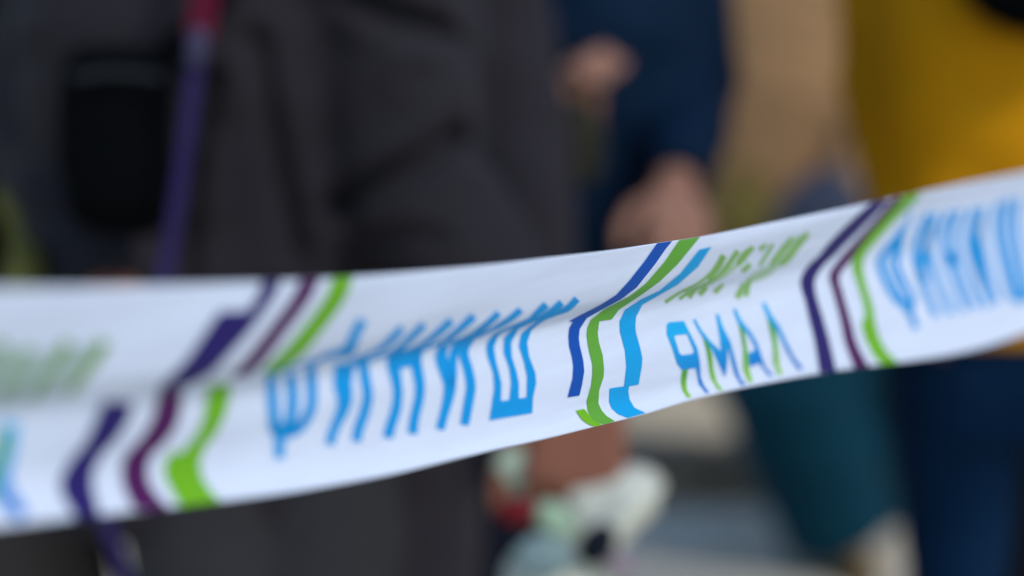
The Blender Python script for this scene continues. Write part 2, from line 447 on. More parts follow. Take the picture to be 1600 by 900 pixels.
# ------------------------------------------------------------------ things the people carry
def empty(name, loc):
    o = bpy.data.objects.new(name, None); COL.objects.link(o); o.location = loc; return o
def local(o, p):
    return Vector(p) - o.location
def ribbon(name, pts, width, m, parent, thick=.0015, n=60):
    P = [Vector(p) for p in pts]
    def cr(u):
        i = min(int(u), len(P) - 2); f = u - i
        p0, p1, p2, p3 = P[max(i - 1, 0)], P[i], P[i + 1], P[min(i + 2, len(P) - 1)]
        return .5 * ((2 * p1) + (p2 - p0) * f + (2 * p0 - 5 * p1 + 4 * p2 - p3) * f * f + (3 * p1 - p0 - 3 * p2 + p3) * f ** 3)
    vs, fs = [], []
    for k in range(n + 1):
        u = (len(P) - 1) * k / n
        c = cr(u); t = (cr(min(u + .02, len(P) - 1)) - cr(max(u - .02, 0))).normalized()
        yv = Vector((math.sin(.25 * math.sin(u)), 1, 0)).normalized(); x = t.cross(yv).normalized()
        y = x.cross(t)
        for (a, b_) in ((-1, -1), (1, -1), (1, 1), (-1, 1)):
            vs.append(c + x * a * width / 2 + y * b_ * thick / 2)
        if k:
            o_ = 4 * k
            for q in range(4):
                fs.append((o_ - 4 + q, o_ - 4 + (q + 1) % 4, o_ + (q + 1) % 4, o_ + q))
    fs += [(3, 2, 1, 0), (4 * n, 4 * n + 1, 4 * n + 2, 4 * n + 3)]
    return link_mesh(name, [local(parent, v) for v in vs], fs, m, parent, smooth=False)

# purple strap with a red upper end
ly = empty("lanyard", W(290, 200, 2.19))
tag(ly, "purple strap with a red upper end hanging before the charcoal jacket", "lanyard")
purple_w = mat("purple_webbing", (44, 34, 76), .7, .1, 60, .4, 600)
red_w = mat("crimson_webbing", (84, 12, 32), .7, .1, 60, .4, 600)
ribbon("strap", [W(311, 62, 2.18), W(300, 150, 2.18), W(285, 260, 2.185), W(272, 350, 2.19), W(255, 440, 2.2), W(200, 640, 2.2), W(168, 800, 2.2), W(182, 860, 2.2), W(212, 960, 2.2)], .0140, purple_w, ly)
ribbon("upper_strap", [W(345, -240, 2.32), W(338, -120, 2.26), W(326, -40, 2.21), W(312, 58, 2.178)], .026, red_w, ly)
bk = MB().tube([local(ly, W(309, 56, 2.172)), local(ly, W(305, 92, 2.172))], [.0095, .0085], flat=.4, flat_axis=(0, 1, 0)).build("buckle", mat("grey_plastic", (60, 56, 78), .45), ly, .0015, 2)

# black pouch on the belly of the charcoal jacket
bag = empty("sling_bag", W(182, 370, 2.27))
tag(bag, "soft black sling bag held before the charcoal jacket", "bag")
blk = mat("black_nylon", (5, 6, 7), .9, .2, 30, .2, 300, spec=.04)
def bagring(l, r, y, dd, th):
    a_, c_ = local(bag, W(l, y, dd)), local(bag, W(r, y, dd))
    mid, half = (a_ + c_) / 2, (c_ - a_) / 2
    out = []
    for q in range(24):
        t_ = 2 * math.pi * q / 24; ca, sa = math.cos(t_), math.sin(t_)
        out.append(mid + half * math.copysign(abs(ca) ** .7, ca) + Vector((0, th * math.copysign(abs(sa) ** .7, sa), 0)))
    return out
mb = MB(); mb.rings([bagring(l, r, y, 2.27, th) for (l, r, y, th) in
    ((150, 215, 70, .012), (110, 250, 78, .03), (95, 266, 105, .042), (92, 270, 180, .05), (94, 272, 260, .052), (104, 270, 320, .048), (124, 262, 352, .036), (160, 240, 368, .014))])
bb = mb.build("pouch", blk, bag, .004, 6, .002, 20)
ribbon("zip", [W(112, 120, 2.21), W(180, 112, 2.208), W(252, 120, 2.21)], .008, mat("zip_grey", (34, 36, 38), .5), bag)
ribbon("shoulder_strap", [W(262, 90, 2.26), W(330, 10, 2.3), W(400, -120, 2.36), W(430, -220, 2.44)], .03, blk, bag)

# white crumpled carrier bag with print, gripped in the hand
cb = empty("carrier_bag", W(905, 905, 2.3))
tag(cb, "crumpled white carrier bag with coloured print gripped below the tape", "bag")
white_p = mat("white_bag_plastic", (200, 196, 176), .4, .06, 20, .5, 60, spec=.5)
pale_g = mat("pale_green_bag_plastic", (176, 188, 160), .45, .06, 20, .4, 60, spec=.5)
mb = MB()
def cring(cx, cy, hx, dy, dd, th, n=24):
    a_, c_ = local(cb, W(cx - hx, cy + dy, dd)), local(cb, W(cx + hx, cy - dy, dd))
    mid, half = (a_ + c_) / 2, (c_ - a_) / 2
    return [mid + half * math.cos(t_) * (1 + .1 * math.sin(5 * t_ + cx)) + Vector((0, th * math.sin(t_) * (1 + .12 * math.sin(4 * t_ + cy)), 0)) for t_ in (2 * math.pi * q / n for q in range(n))]
mb.rings([cring(905, 735, 30, 3, 2.32, .02), cring(945, 752, 66, 22, 2.32, .035), cring(960, 785, 84, 34, 2.32, .045), cring(925, 825, 100, 26, 2.32, .05),
          cring(885, 865, 92, 14, 2.32, .05), cring(870, 930, 90, 8, 2.32, .05), cring(868, 1040, 92, 6, 2.32, .05), cring(868, 1100, 80, 5, 2.32, .035), cring(868, 1115, 40, 3, 2.32, .012)])
cbody = mb.build("bag_body", white_p, cb, .004, 4, .005, 24, seed=3)
MB().tube([local(cb, W(818, 690, 2.35)), local(cb, W(808, 730, 2.34)), local(cb, W(818, 770, 2.35))], [.018, .024, .016], flat=.6, flat_axis=(0, 1, 0)).build("handle", pale_g, cb, .003, 4, .003, 40)
def patch(name, cx, cy, rx, ry, dd, m, tilt=0):
    c = local(cb, W(cx, cy, dd)); s = PXW * dd
    mb = MB().ellipsoid(c, (rx * s, .012, ry * s), rot=Matrix.Rotation(tilt, 3, 'Y'))
    return mb.build(name, m, cb, .003, 3, .001, 30)
patch("red_print", 808, 798, 34, 24, 2.26, mat("red_bag_print", (104, 20, 26), .5))
patch("dark_print", 934, 850, 30, 40, 2.265, mat("dark_bag_print", (14, 20, 30), .5), .5)
patch("pink_print", 968, 884, 26, 22, 2.265, mat("mauve_bag_print", (150, 130, 134), .5))
patch("teal_print", 850, 870, 50, 38, 2.265, mat("pale_teal_bag_print", (122, 140, 138), .5))
patch("green_print", 868, 812, 40, 26, 2.265, mat("sage_bag_print", (150, 172, 142), .5), .6)

# what the navy person holds
ob = empty("olive_pouch", W(905, 260, 2.86))
tag(ob, "small olive pouch under the raised hand of the navy jacket", "pouch")
MB().tube([local(ob, W(905, 185, 2.86)), local(ob, W(903, 225, 2.86)), local(ob, W(908, 262, 2.86))], [.024, .034, .026], flat=.6, flat_axis=(0, 1, 0)).build("pouch_body", mat("olive_cloth", (44, 42, 30), .85), ob, .004, 5, .003, 30)
ribbon("cord", [W(905, 190, 2.85), W(910, 160, 2.84), W(916, 140, 2.83)], .008, mat("olive_cord", (60, 58, 40), .8), ob)

# olive bag and grey mitten of the tan coat
og = empty("tote_bag", W(1165, 470, DD - .25))
tag(og, "olive green tote bag hanging beside the tan coat", "bag")
olive = mat("olive_canvas", (104, 92, 44), .9, .15, 20, .4)
mb = MB()
def oring(y, hx, th):
    c = local(og, W(1168, y, DD - .2)); s = PXW * DD
    return [c + Vector((hx * s * math.copysign(abs(math.cos(t_)) ** .6, math.cos(t_)), th * math.sin(t_), 0)) for t_ in (2 * math.pi * q / 24 for q in range(24))]
mb.rings([oring(300, 44, .035), oring(320, 50, .06), oring(380, 54, .075), oring(440, 54, .075), oring(470, 50, .05)])
mb.build("bag_body", olive, og, .008, 5, .005, 18)
ribbon("handle", [W(1140, 306, DD - .2), W(1150, 275, DD - .2), W(1165, 262, DD - .2), W(1180, 275, DD - .2), W(1192, 306, DD - .2)], .022, olive, og)
gm = empty("shoulder_bag", W(1270, 400, DD - .45))
tag(gm, "slate grey rounded bag held before the tan coat", "bag")
slate = mat("slate_nylon", (58, 64, 78), .7, .12, 20, .3)
mb = MB()
def gring(y, cx, hx, th):
    c = local(gm, W(cx, y, DD - .42)); s = PXW * DD
    return [c + Vector((hx * s * math.cos(t_), th * math.sin(t_), 0)) for t_ in (2 * math.pi * q / 24 for q in range(24))]
mb.rings([gring(270, 1300, 22, .03), gring(280, 1296, 42, .06), gring(305, 1286, 60, .08), gring(345, 1272, 68, .085), gring(390, 1270, 62, .07), gring(404, 1270, 40, .03)])
mb.build("bag_body", slate, gm, .006, 5, .004, 20)
ribbon("handle", [W(1262, 292, DD - .42), W(1280, 268, DD - .42), W(1300, 268, DD - .42), W(1312, 292, DD - .42)], .02, slate, gm)

# black bag high on the mustard jacket with its diagonal strap
cbg = empty("chest_bag", W(1600, 60, 2.72))
tag(cbg, "black chest bag slung across the mustard yellow jacket", "bag")
mb = MB()
def kring(y, l, r, th):
    a_, c_ = local(cbg, W(l, y, 2.72)), local(cbg, W(r, y, 2.72))
    mid, half = (a_ + c_) / 2, (c_ - a_) / 2
    return [mid + half * math.cos(t_) + Vector((0, th * math.sin(t_), 0)) for t_ in (2 * math.pi * q / 24 for q in range(24))]
mb.rings([kring(-150, 1520, 1690, .02), kring(-130, 1480, 1720, .05), kring(-60, 1478, 1735, .06), kring(-10, 1496, 1735, .06), kring(30, 1535, 1725, .055), kring(55, 1580, 1700, .03)])
mb.build("bag_body", blk, cbg, .005, 6, .003, 20)
ribbon("strap", [W(1490, -100, 2.70), W(1430, -190, 2.76), W(1400, -260, 2.86)], .035, blk, cbg)

# yellow-green bag by the left edge
yb_ = empty("tote_bag", W(42, 560, 2.35))
tag(yb_, "yellow-green cloth bag peeping over the tape at the far left", "bag")
lime = mat("yellow_green_cloth", (96, 92, 46), .9, .12, 20, .4)
mb = MB()
def yring(y, cx, hx, th):
    c = local(yb_, W(cx, y, 2.35)); s = PXW * 2.35
    return [c + Vector((hx * s * math.cos(t_), th * math.sin(t_), 0)) for t_ in (2 * math.pi * q / 24 for q in range(24))]
mb.rings([yring(372, 34, 10, .01), yring(390, 36, 24, .025), yring(420, 40, 32, .04), yring(480, 44, 38, .05), yring(540, 46, 40, .05), yring(562, 46, 30, .02)])
mb.build("bag_body", lime, yb_, .005, 5, .004, 20)
ribbon("handle", [W(26, 392, 2.35), W(16, 340, 2.36), W(-6, 300, 2.38)], .016, lime, yb_)

# ------------------------------------------------------------------ the finish tape
TOP = [(-900, 420), (-600, 432), (-300, 444), (0, 451), (100, 450), (200, 448), (300, 445), (400, 441), (470, 438), (550, 433), (700, 420), (800, 410), (860, 402), (950, 392), (1026, 380), (1095, 370.5), (1220, 345), (1300, 329), (1360, 317), (1424, 304), (1500, 288), (1600, 270), (1800, 232), (2100, 184), (2500, 125)]
BOT = [(-900, 925), (-600, 895), (-300, 858), (0, 823), (70, 816), (140, 807), (200, 801), (320, 786), (400, 777), (470, 767), (540, 755), (620, 740), (700, 720), (780, 701), (860, 684), (940, 664), (1016, 646), (1060, 630), (1143, 610), (1219, 595), (1290, 582), (1350, 573), (1420, 565), (1500, 553), (1560, 537), (1600, 522), (1800, 450), (2100, 365), (2500, 265)]
def smooth_curve(pts):
    xs = np.arange(-900, 2501, 4.0)
    ys = np.interp(xs, [p[0] for p in pts], [p[1] for p in pts])
    k = np.exp(-0.5 * (np.arange(-16, 17) / 6.0) ** 2); k /= k.sum()
    ys = np.convolve(np.pad(ys, 16, mode='reflect', reflect_type='odd'), k, 'valid')
    return xs, ys
GX, YT = smooth_curve(TOP); _, YB = smooth_curve(BOT)
def yt(x): return np.interp(x, GX, YT)
def yb(x): return np.interp(x, GX, YB)
# lines that run straight across the cloth, traced through the folds: they give the cross-section
CUR = {
 'LL': [(225, 450), (195, 495), (164, 536), (130, 583), (108, 608), (32, 640), (16, 672), (12, 700), (3, 740), (5, 764), (18, 786), (36, 806)],
 'PL': [(431, 441), (422, 462), (404, 487), (382, 520), (356, 549), (330, 575), (298, 597), (203, 628), (192, 657), (171, 687), (147, 713), (137, 740), (138, 767), (143, 783), (149, 806)],
 'ML': [(485, 438), (473, 462), (453, 491), (431, 520), (409, 549), (391, 571), (373, 587), (272, 612), (259, 655), (240, 687), (216, 713), (211, 740), (216, 764), (237, 790)],
 'GL': [(545, 436), (534, 460), (514, 491), (490, 520), (468, 547), (446, 567), (428, 584), (352, 606), (347, 649), (331, 679), (315, 697), (307, 724), (312, 748), (325, 767), (340, 783)],
 'FI': [(565, 505), (553, 530), (535, 551), (462, 582), (456, 591), (458, 620), (455, 650), (441, 685), (437, 714)],
 'I1': [(628, 513), (612, 530), (595, 545), (545, 568), (536, 577), (539, 613), (538, 633), (525, 660), (517, 692)],
 'NN': [(705, 502), (688, 517), (668, 533), (626, 552), (616, 562), (618, 591), (622, 613), (619, 636), (608, 680)],
 'I2': [(779, 491), (765, 503), (748, 517), (704, 537), (692, 550), (693, 570), (701, 599), (694, 637), (689, 669)],
 'SH': [(854, 477), (838, 491), (822, 502), (784, 518), (768, 530), (764, 546), (772, 570), (777, 599), (773, 631), (770, 656)],
 'BC': [(1038, 380), (1016, 410), (992, 442), (967, 467), (931, 484), (906, 497), (897, 516), (899, 548), (904, 573), (901, 602), (896, 620)],
 'GC': [(1077, 374), (1045, 417), (1020, 445), (981, 468), (945, 488), (928, 506), (927, 531), (933, 559), (935, 580), (929, 609), (928, 634), (948, 657)],
 'LC': [(1102, 387), (1073, 420), (1052, 442), (1027, 460), (1002, 472), (983, 492), (981, 520), (990, 552), (992, 573), (986, 602), (974, 620), (976, 634), (998, 646)],
 'PR': [(1365, 325), (1345, 344), (1325, 364), (1308, 381), (1290, 400), (1271, 418), (1262, 440), (1268, 466), (1276, 498), (1285, 533), (1293, 567)],
 'MR': [(1405, 312), (1371, 347), (1343, 378), (1318, 406), (1305, 428), (1310, 459), (1321, 499), (1330, 536), (1343, 560)],
 'GR': [(1424, 306), (1392, 338), (1364, 372), (1344, 396), (1340, 418), (1347, 446), (1357, 477), (1364, 505), (1372, 536), (1389, 564)],
 'FR': [(1422, 337), (1406, 366), (1391, 395), (1389, 408), (1400, 435), (1411, 461), (1419, 480), (1431, 511)],
 'IR': [(1456, 334), (1445, 360), (1438, 388), (1443, 412), (1454, 442), (1466, 472), (1475, 491)],
 'NR': [(1493, 329), (1484, 350), (1481, 375), (1486, 400), (1496, 430), (1507, 458), (1517, 482)],
 'SR': [(1569, 313), (1564, 336), (1565, 372), (1572, 405), (1581, 436), (1589, 466)],
}
NT = 110
TG = np.linspace(0, 1, NT + 1)
FULL = ['PL', 'ML', 'GL', 'BC', 'GC', 'LC', 'PR', 'MR', 'GR']
def tcurve(pts):
    x = np.array([p[0] for p in pts], float); y = np.array([p[1] for p in pts], float)
    t = (y - yt(x)) / (yb(x) - yt(x)); o = np.argsort(t)
    return t[o], x[o]
tc = {k: tcurve(v) for k, v in CUR.items()}
tc['BC'] = (np.append(tc['BC'][0], [.93, 1.0]), np.append(tc['BC'][1], [900, 922]))
fullX = {k: np.interp(TG, *tc[k]) for k in FULL}
refx = {k: float(np.interp(.72, *tc[k])) for k in CUR}
keys = sorted(CUR, key=lambda k: refx[k])
X = []
for k in keys:
    if k in FULL:
        X.append(fullX[k]); continue
    t, x = tc[k]
    left = [f for f in FULL if refx[f] <= refx[k]]; right = [f for f in FULL if refx[f] > refx[k]]
    a = max(left, key=lambda f: refx[f]) if left else None
    b = min(right, key=lambda f: refx[f]) if right else None
    if a is None: g = fullX[b]
    elif b is None: g = fullX[a]
    else:
        wgt = (refx[k] - refx[a]) / (refx[b] - refx[a]); g = fullX[a] * (1 - wgt) + fullX[b] * wgt
    xi = np.interp(TG, t, x)
    lo, hi = TG < t[0], TG > t[-1]
    xi[lo] = x[0] + (g[lo] - np.interp(t[0], TG, g))
    xi[hi] = x[-1] + (g[hi] - np.interp(t[-1], TG, g))
    X.append(xi)
X = np.array(X)
X0, X1 = X[0].copy(), X[-1].copy()
X = np.vstack([X0 - 900, X0 - 560, X0 - 260, X] + [X1 + q for q in (130, 290, 470, 700, 1000)])
# smooth along t, keep the order
k_ = np.exp(-0.5 * (np.arange(-8, 9) / 1.7) ** 2); k_ /= k_.sum()
X = np.array([np.convolve(np.pad(r_, 8, mode='reflect', reflect_type='odd'), k_, 'valid') for r_ in X])
for i in range(1, len(X)): X[i] = np.maximum(X[i], X[i - 1] + 4)
# depth of the straight run of the tape: 1/depth is linear in the pixel column
def invd(px): return (1.25 - .4808 * (px - 250) / 1070) / .9355 / FOCUS
iref = int(round(.72 * NT))
XR = X[:, iref]; YR = yt(XR) * .28 + yb(XR) * .72
PR_ = [W(x, y, 1 / max(invd(x), .12)) for x, y in zip(XR, YR)]
pa, pb = W(200, 600, 1 / invd(200)), W(1400, 470, 1 / invd(1400))
ax = Vector((pb.x - pa.x, pb.y - pa.y, 0)).normalized()
S_ = np.array([ax.x * p.x + ax.y * p.y for p in PR_])
SF = np.zeros((len(GX), NT + 1))
for j in range(NT + 1):
    SF[:, j] = np.interp(GX, X[:, j], S_)
    l, h = GX < X[0, j], GX > X[-1, j]
    SF[l, j] = S_[0] + (GX[l] - X[0, j]) * (S_[1] - S_[0]) / (X[1, j] - X[0, j])
    SF[h, j] = S_[-1] + (GX[h] - X[-1, j]) * (S_[-1] - S_[-2]) / (X[-1, j] - X[-2, j])
kx = np.exp(-0.5 * (np.arange(-30, 31) / 9.0) ** 2); kx /= kx.sum()
for j in range(NT + 1):
    SF[:, j] = np.convolve(np.pad(SF[:, j], 30, mode='reflect', reflect_type='odd'), kx, 'valid')
for i in range(len(GX)):                       # the fold is softer towards the near end
    sg = 1.3 + 2.9 * min(max((760 - GX[i]) / 300.0, 0), 1)
    kt = np.exp(-0.5 * (np.arange(-14, 15) / sg) ** 2); kt /= kt.sum()
    SF[i] = np.convolve(np.pad(SF[i], 14, mode='reflect', reflect_type='odd'), kt, 'valid')
RELIEF = .36                       # part of the traced sideways shift that is real depth (the rest is the cloth's own skew)
SF = SF[:, iref:iref + 1] + RELIEF * (SF - SF[:, iref:iref + 1])
def sfield(px, t):
    u = (px - GX[0]) / 4.0; i = int(min(max(u, 0), len(GX) - 2)); fu = u - i
    v = min(max(t, 0), 1) * NT; j = int(min(v, NT - 1)); fv = v - j
    return (SF[i, j] * (1 - fu) + SF[i + 1, j] * fu) * (1 - fv) + (SF[i, j + 1] * (1 - fu) + SF[i + 1, j + 1] * fu) * fv
def tape_pt(px, t, lift=0.0):
    py = yt(px) * (1 - t) + yb(px) * t
    r = ray(px, py)
    lam = sfield(px, t) / (ax.x * r[0] + ax.y * r[1])
    lam -= lift
    return Vector((r[0] * lam, r[1] * lam, CAM_H + r[2] * lam))

def fabric(name, rgb, rgb2=None, transl=.22, rough=.48):
    m = bpy.data.materials.new(name); m.use_nodes = True
    n = m.node_tree; b = n.nodes["Principled BSDF"]; out = n.nodes["Material Output"]
    b.inputs["Roughness"].default_value = rough; b.inputs["Specular IOR Level"].default_value = .2
    tcn = n.nodes.new("ShaderNodeTexCoord")
    if rgb2:
        sep = n.nodes.new("ShaderNodeSeparateXYZ"); n.links.new(tcn.outputs["Generated"], sep.inputs[0])
        cr = n.nodes.new("ShaderNodeValToRGB")
        cr.color_ramp.elements[0].color = lin(rgb2) + (1,); cr.color_ramp.elements[0].position = .15
        cr.color_ramp.elements[1].color = lin(rgb) + (1,); cr.color_ramp.elements[1].position = .85
        n.links.new(sep.outputs["Z"], cr.inputs[0]); csock = cr.outputs[0]
    else:
        nz = n.nodes.new("ShaderNodeTexNoise"); nz.inputs["Scale"].default_value = 25; nz.inputs["Detail"].default_value = 3
        n.links.new(tcn.outputs["Object"], nz.inputs["Vector"])
        mx = n.nodes.new("ShaderNodeMix"); mx.data_type = 'RGBA'; c = lin(rgb)
        mx.inputs["A"].default_value = tuple(v * .97 for v in c) + (1,); mx.inputs["B"].default_value = tuple(min(1, v * 1.03) for v in c) + (1,)
        n.links.new(nz.outputs["Fac"], mx.inputs["Factor"]); csock = mx.outputs["Result"]
    n.links.new(csock, b.inputs["Base Color"])
    # fine weave and soft lengthwise creases
    mp = n.nodes.new("ShaderNodeMapping"); mp.inputs["Rotation"].default_value = (0, 0, -math.atan2(ax.y, ax.x)); mp.inputs["Scale"].default_value = (1, 1, 6)
    vr = n.nodes.new("ShaderNodeVectorRotate"); vr.rotation_type = 'Z_AXIS'; vr.inputs["Angle"].default_value = -math.atan2(ax.y, ax.x)
    n.links.new(tcn.outputs["Object"], vr.inputs["Vector"])
    mp.inputs["Rotation"].default_value = (0, 0, 0); mp.inputs["Scale"].default_value = (5, 30, 55)
    n.links.new(vr.outputs[0], mp.inputs["Vector"])
    nz2 = n.nodes.new("ShaderNodeTexNoise"); nz2.inputs["Scale"].default_value = 1.0; nz2.inputs["Detail"].default_value = 2
    n.links.new(mp.outputs[0], nz2.inputs["Vector"])
    bp = n.nodes.new("ShaderNodeBump"); bp.inputs["Strength"].default_value = .5; bp.inputs["Distance"].default_value = .004
    n.links.new(nz2.outputs["Fac"], bp.inputs["Height"])
    nz3 = n.nodes.new("ShaderNodeTexNoise"); nz3.inputs["Scale"].default_value = 1500; nz3.inputs["Detail"].default_value = 1
    n.links.new(tcn.outputs["Object"], nz3.inputs["Vector"])
    bp2 = n.nodes.new("ShaderNodeBump"); bp2.inputs["Strength"].default_value = .06; bp2.inputs["Distance"].default_value = .0005
    n.links.new(nz3.outputs["Fac"], bp2.inputs["Height"]); n.links.new(bp.outputs[0], bp2.inputs["Normal"])
    n.links.new(bp2.outputs[0], b.inputs["Normal"])
    tr = n.nodes.new("ShaderNodeBsdfTranslucent"); n.links.new(csock, tr.inputs[0])
    ms = n.nodes.new("ShaderNodeMixShader"); ms.inputs[0].default_value = transl
    n.links.new(b.outputs[0], ms.inputs[1]); n.links.new(tr.outputs[0], ms.inputs[2]); n.links.new(ms.outputs[0], out.inputs[0])
    return m

cols = [i for i in range(len(GX)) if -640 <= GX[i] <= 2100]
origin = tape_pt(950, .6)
tv, tf = [], []
for i in cols:
    for j in range(NT + 1):
        tv.append(tape_pt(GX[i], TG[j]) - origin)
for a in range(len(cols) - 1):
    for j in range(NT):
        q = a * (NT + 1) + j
        tf.append((q, q + 1, q + NT + 2, q + NT + 1))
tape = link_mesh("finish_tape", tv, tf, fabric("white_satin_tape", (229, 233, 244)))
tape.location = origin
tag(tape, "folded white printed finish tape stretched across the foreground", "tape")
sol = tape.modifiers.new("thickness", 'SOLIDIFY'); sol.thickness = .0004; sol.offset = 1.0
# make sure the thickness grows away from the camera
nrm0 = tape.data.polygons[len(tape.data.polygons) // 2].normal
if nrm0.y < 0: sol.offset = -1.0

LIFT = .0008
def clip(poly, axis, val, keep_less):
    out = []
    for i in range(len(poly)):
        a, b = poly[i], poly[(i + 1) % len(poly)]
        ia = a[axis] <= val if keep_less else a[axis] >= val
        ib = b[axis] <= val if keep_less else b[axis] >= val
        if ia: out.append(a)
        if ia != ib:
            f = (val - a[axis]) / (b[axis] - a[axis])
            p = [a[0] + (b[0] - a[0]) * f, a[1] + (b[1] - a[1]) * f]; p[axis] = val
            out.append(tuple(p))
    return out
def dens(pts, step=5.0):
    out = []
    for i in range(len(pts)):
        a, b = pts[i], pts[(i + 1) % len(pts)]
        n = max(1, int(math.hypot(b[0] - a[0], b[1] - a[1]) / step))
        out += [(a[0] + (b[0] - a[0]) * k / n, a[1] + (b[1] - a[1]) * k / n) for k in range(n)]
    return out
def catmull(pts, per=6):
    "smooth an open polyline of tuples"
    out = []; n = len(pts)
    for i in range(n - 1):
        p0, p1, p2, p3 = pts[max(i - 1, 0)], pts[i], pts[i + 1], pts[min(i + 2, n - 1)]
        for k in range(per):
            f = k / per
            out.append(tuple(.5 * (2 * b + (c - a) * f + (2 * a - 5 * b + 4 * c - d) * f * f + (3 * b - a - 3 * c + d) * f ** 3) for a, b, c, d in zip(p0, p1, p2, p3)))
    out.append(tuple(pts[-1]))
    return out
def stroke(pts):
    "pts: (x, y, width) -> polygon in photo pixels"
    p = [(q[0], q[1], q[2] * (.85 if q[2] < 6.6 else 1.28 if q[0] < 620 else 1.2 if q[0] < 760 else 1.06 if q[0] < 1360 else 1.3) + .6) for q in catmull(pts)]; L_, R_ = [], []
    for i in range(len(p)):
        a, b = p[max(i - 1, 0)], p[min(i + 1, len(p) - 1)]
        dx, dy = b[0] - a[0], b[1] - a[1]; l = math.hypot(dx, dy) or 1
        nx, ny = -dy / l * p[i][2] / 2, dx / l * p[i][2] / 2
        L_.append((p[i][0] + nx, p[i][1] + ny)); R_.append((p[i][0] - nx, p[i][1] - ny))
    return L_ + R_[::-1]
def hstroke(pts):
    "like stroke, but the width is measured along the row (for the slanting cross lines)"
    p = [(q[0], q[1], q[2] * (1.12 if q[0] < 700 else 1.22)) for q in catmull(pts)]
    return [(q[0] - q[2] / 2, q[1]) for q in p] + [(q[0] + q[2] / 2, q[1]) for q in p[::-1]]
def printed(name, shapes, material, lift=LIFT):
    "shapes: list of polygons, or (outer, hole) pairs, in photo pixels; laid on the cloth"
    vs, fs = [], []
    for sh in shapes:
        loops = sh if isinstance(sh, tuple) else (sh,)
        loops = [dens(l) for l in loops]
        tl = []
        for l in loops:
            tl.append([(x, (y - yt(x)) / (yb(x) - yt(x))) for x, y in l])
        flat = [p for l in tl for p in l]
        tris = tessellate_polygon([[Vector((x, t * 300, 0)) for x, t in l] for l in tl])
        for tri in tris:
            poly = [flat[i] for i in tri]
            x0, x1 = min(p[0] for p in poly), max(p[0] for p in poly)
            for cx in range(int(math.floor(x0 / 4)), int(math.floor(x1 / 4)) + 1):
                q = clip(clip(poly, 0, cx * 4.0, False), 0, cx * 4.0 + 4, True)
                if len(q) < 3: continue
                t0, t1 = min(p[1] for p in q), max(p[1] for p in q)
                for cy in range(int(math.floor(t0 * NT)), int(math.floor(t1 * NT)) + 1):
                    z = clip(clip(q, 1, cy / NT, False), 1, (cy + 1) / NT, True)
                    if len(z) < 3: continue
                    z = [p for i, p in enumerate(z) if math.hypot(p[0] - z[i - 1][0], (p[1] - z[i - 1][1]) * 300) > 1e-4]
                    if len(z) < 3: continue
                    b0 = len(vs)
                    for (x, t) in z:
                        if t < -.001 or t > 1.001:
                            t = min(max(t, 0), 1)
                        vs.append(tape_pt(x, t, lift) - origin)
                    fs.append(tuple(range(b0, b0 + len(z))))
    me = bpy.data.meshes.new(name); me.from_pydata([tuple(v) for v in vs], [], fs)
    bm = bmesh.new(); bm.from_mesh(me)
    bmesh.ops.remove_doubles(bm, verts=bm.verts, dist=2e-6)
    bmesh.ops.recalc_face_normals(bm, faces=bm.faces)
    for f in bm.faces:
        f.smooth = True
    bm.to_mesh(me); bm.free()
    me.materials.append(material)
    o = bpy.data.objects.new(name, me); COL.objects.link(o); o.parent = tape
    return o

cyan = fabric("cyan_print", (0, 160, 226))
mviolet = fabric("violet_print", (44, 32, 106))
mplum = fabric("plum_print", (86, 22, 88))
mlime = fabric("lime_print", (122, 188, 30))
mgreen = fabric("green_print", (106, 174, 60))
mblue = fabric("blue_print", (0, 84, 178))
msky = fabric("light_blue_print", (0, 168, 226))
mtext = fabric("text_green_print", (144, 190, 100))
mtextp = fabric("pale_text_green_print", (180, 208, 172))
mgrad = fabric("blue_gradient_print", (20, 180, 234), (0, 124, 206))
mgradg = fabric("green_gradient_print", (84, 168, 60), (146, 206, 56))
mleft = fabric("moss_text_print", (112, 158, 40))
mleftp = fabric("pale_moss_text_print", (190, 202, 206))

# --- left ornament
printed("printed_stripe", [[(410, 440), (439, 439), (430, 462), (412, 487), (388, 520), (362, 549), (342, 571), (328, 585), (302, 600), (262, 612), (247, 609), (272, 584), (299, 553), (321, 520), (343, 487), (388, 485), (404, 462)]], mviolet)
printed("printed_stripe", [[(162, 628), (150, 657), (134, 692), (107, 724), (94, 751), (97, 772), (110, 793), (117, 809), (156, 806), (151, 783), (146, 767), (145, 740), (157, 713), (182, 687), (201, 657), (208, 628)]], mviolet)
printed("printed_stripe", [hstroke([(485, 436, 27), (473, 462, 26), (453, 491, 26), (431, 520, 26), (409, 549, 27), (391, 571, 27), (372, 588, 24)]),
                           hstroke([(268, 610, 33), (259, 655, 36), (240, 687, 38), (216, 713, 37), (211, 740, 36), (217, 764, 39), (238, 796, 50)])], mplum)
printed("printed_stripe", [hstroke([(536, 432, 28), (527, 460, 28), (507, 491, 29), (484, 520, 30), (462, 547, 31), (440, 567, 30), (422, 584, 24)]),
                           [(326, 602), (322, 633), (317, 660), (306, 681), (293, 697), (286, 706), (268, 707), (259, 719), (256, 740), (267, 764), (283, 793), (346, 784), (330, 767), (317, 748), (312, 724), (321, 697), (337, 679), (352, 649), (360, 620), (360, 600)]], mlime)
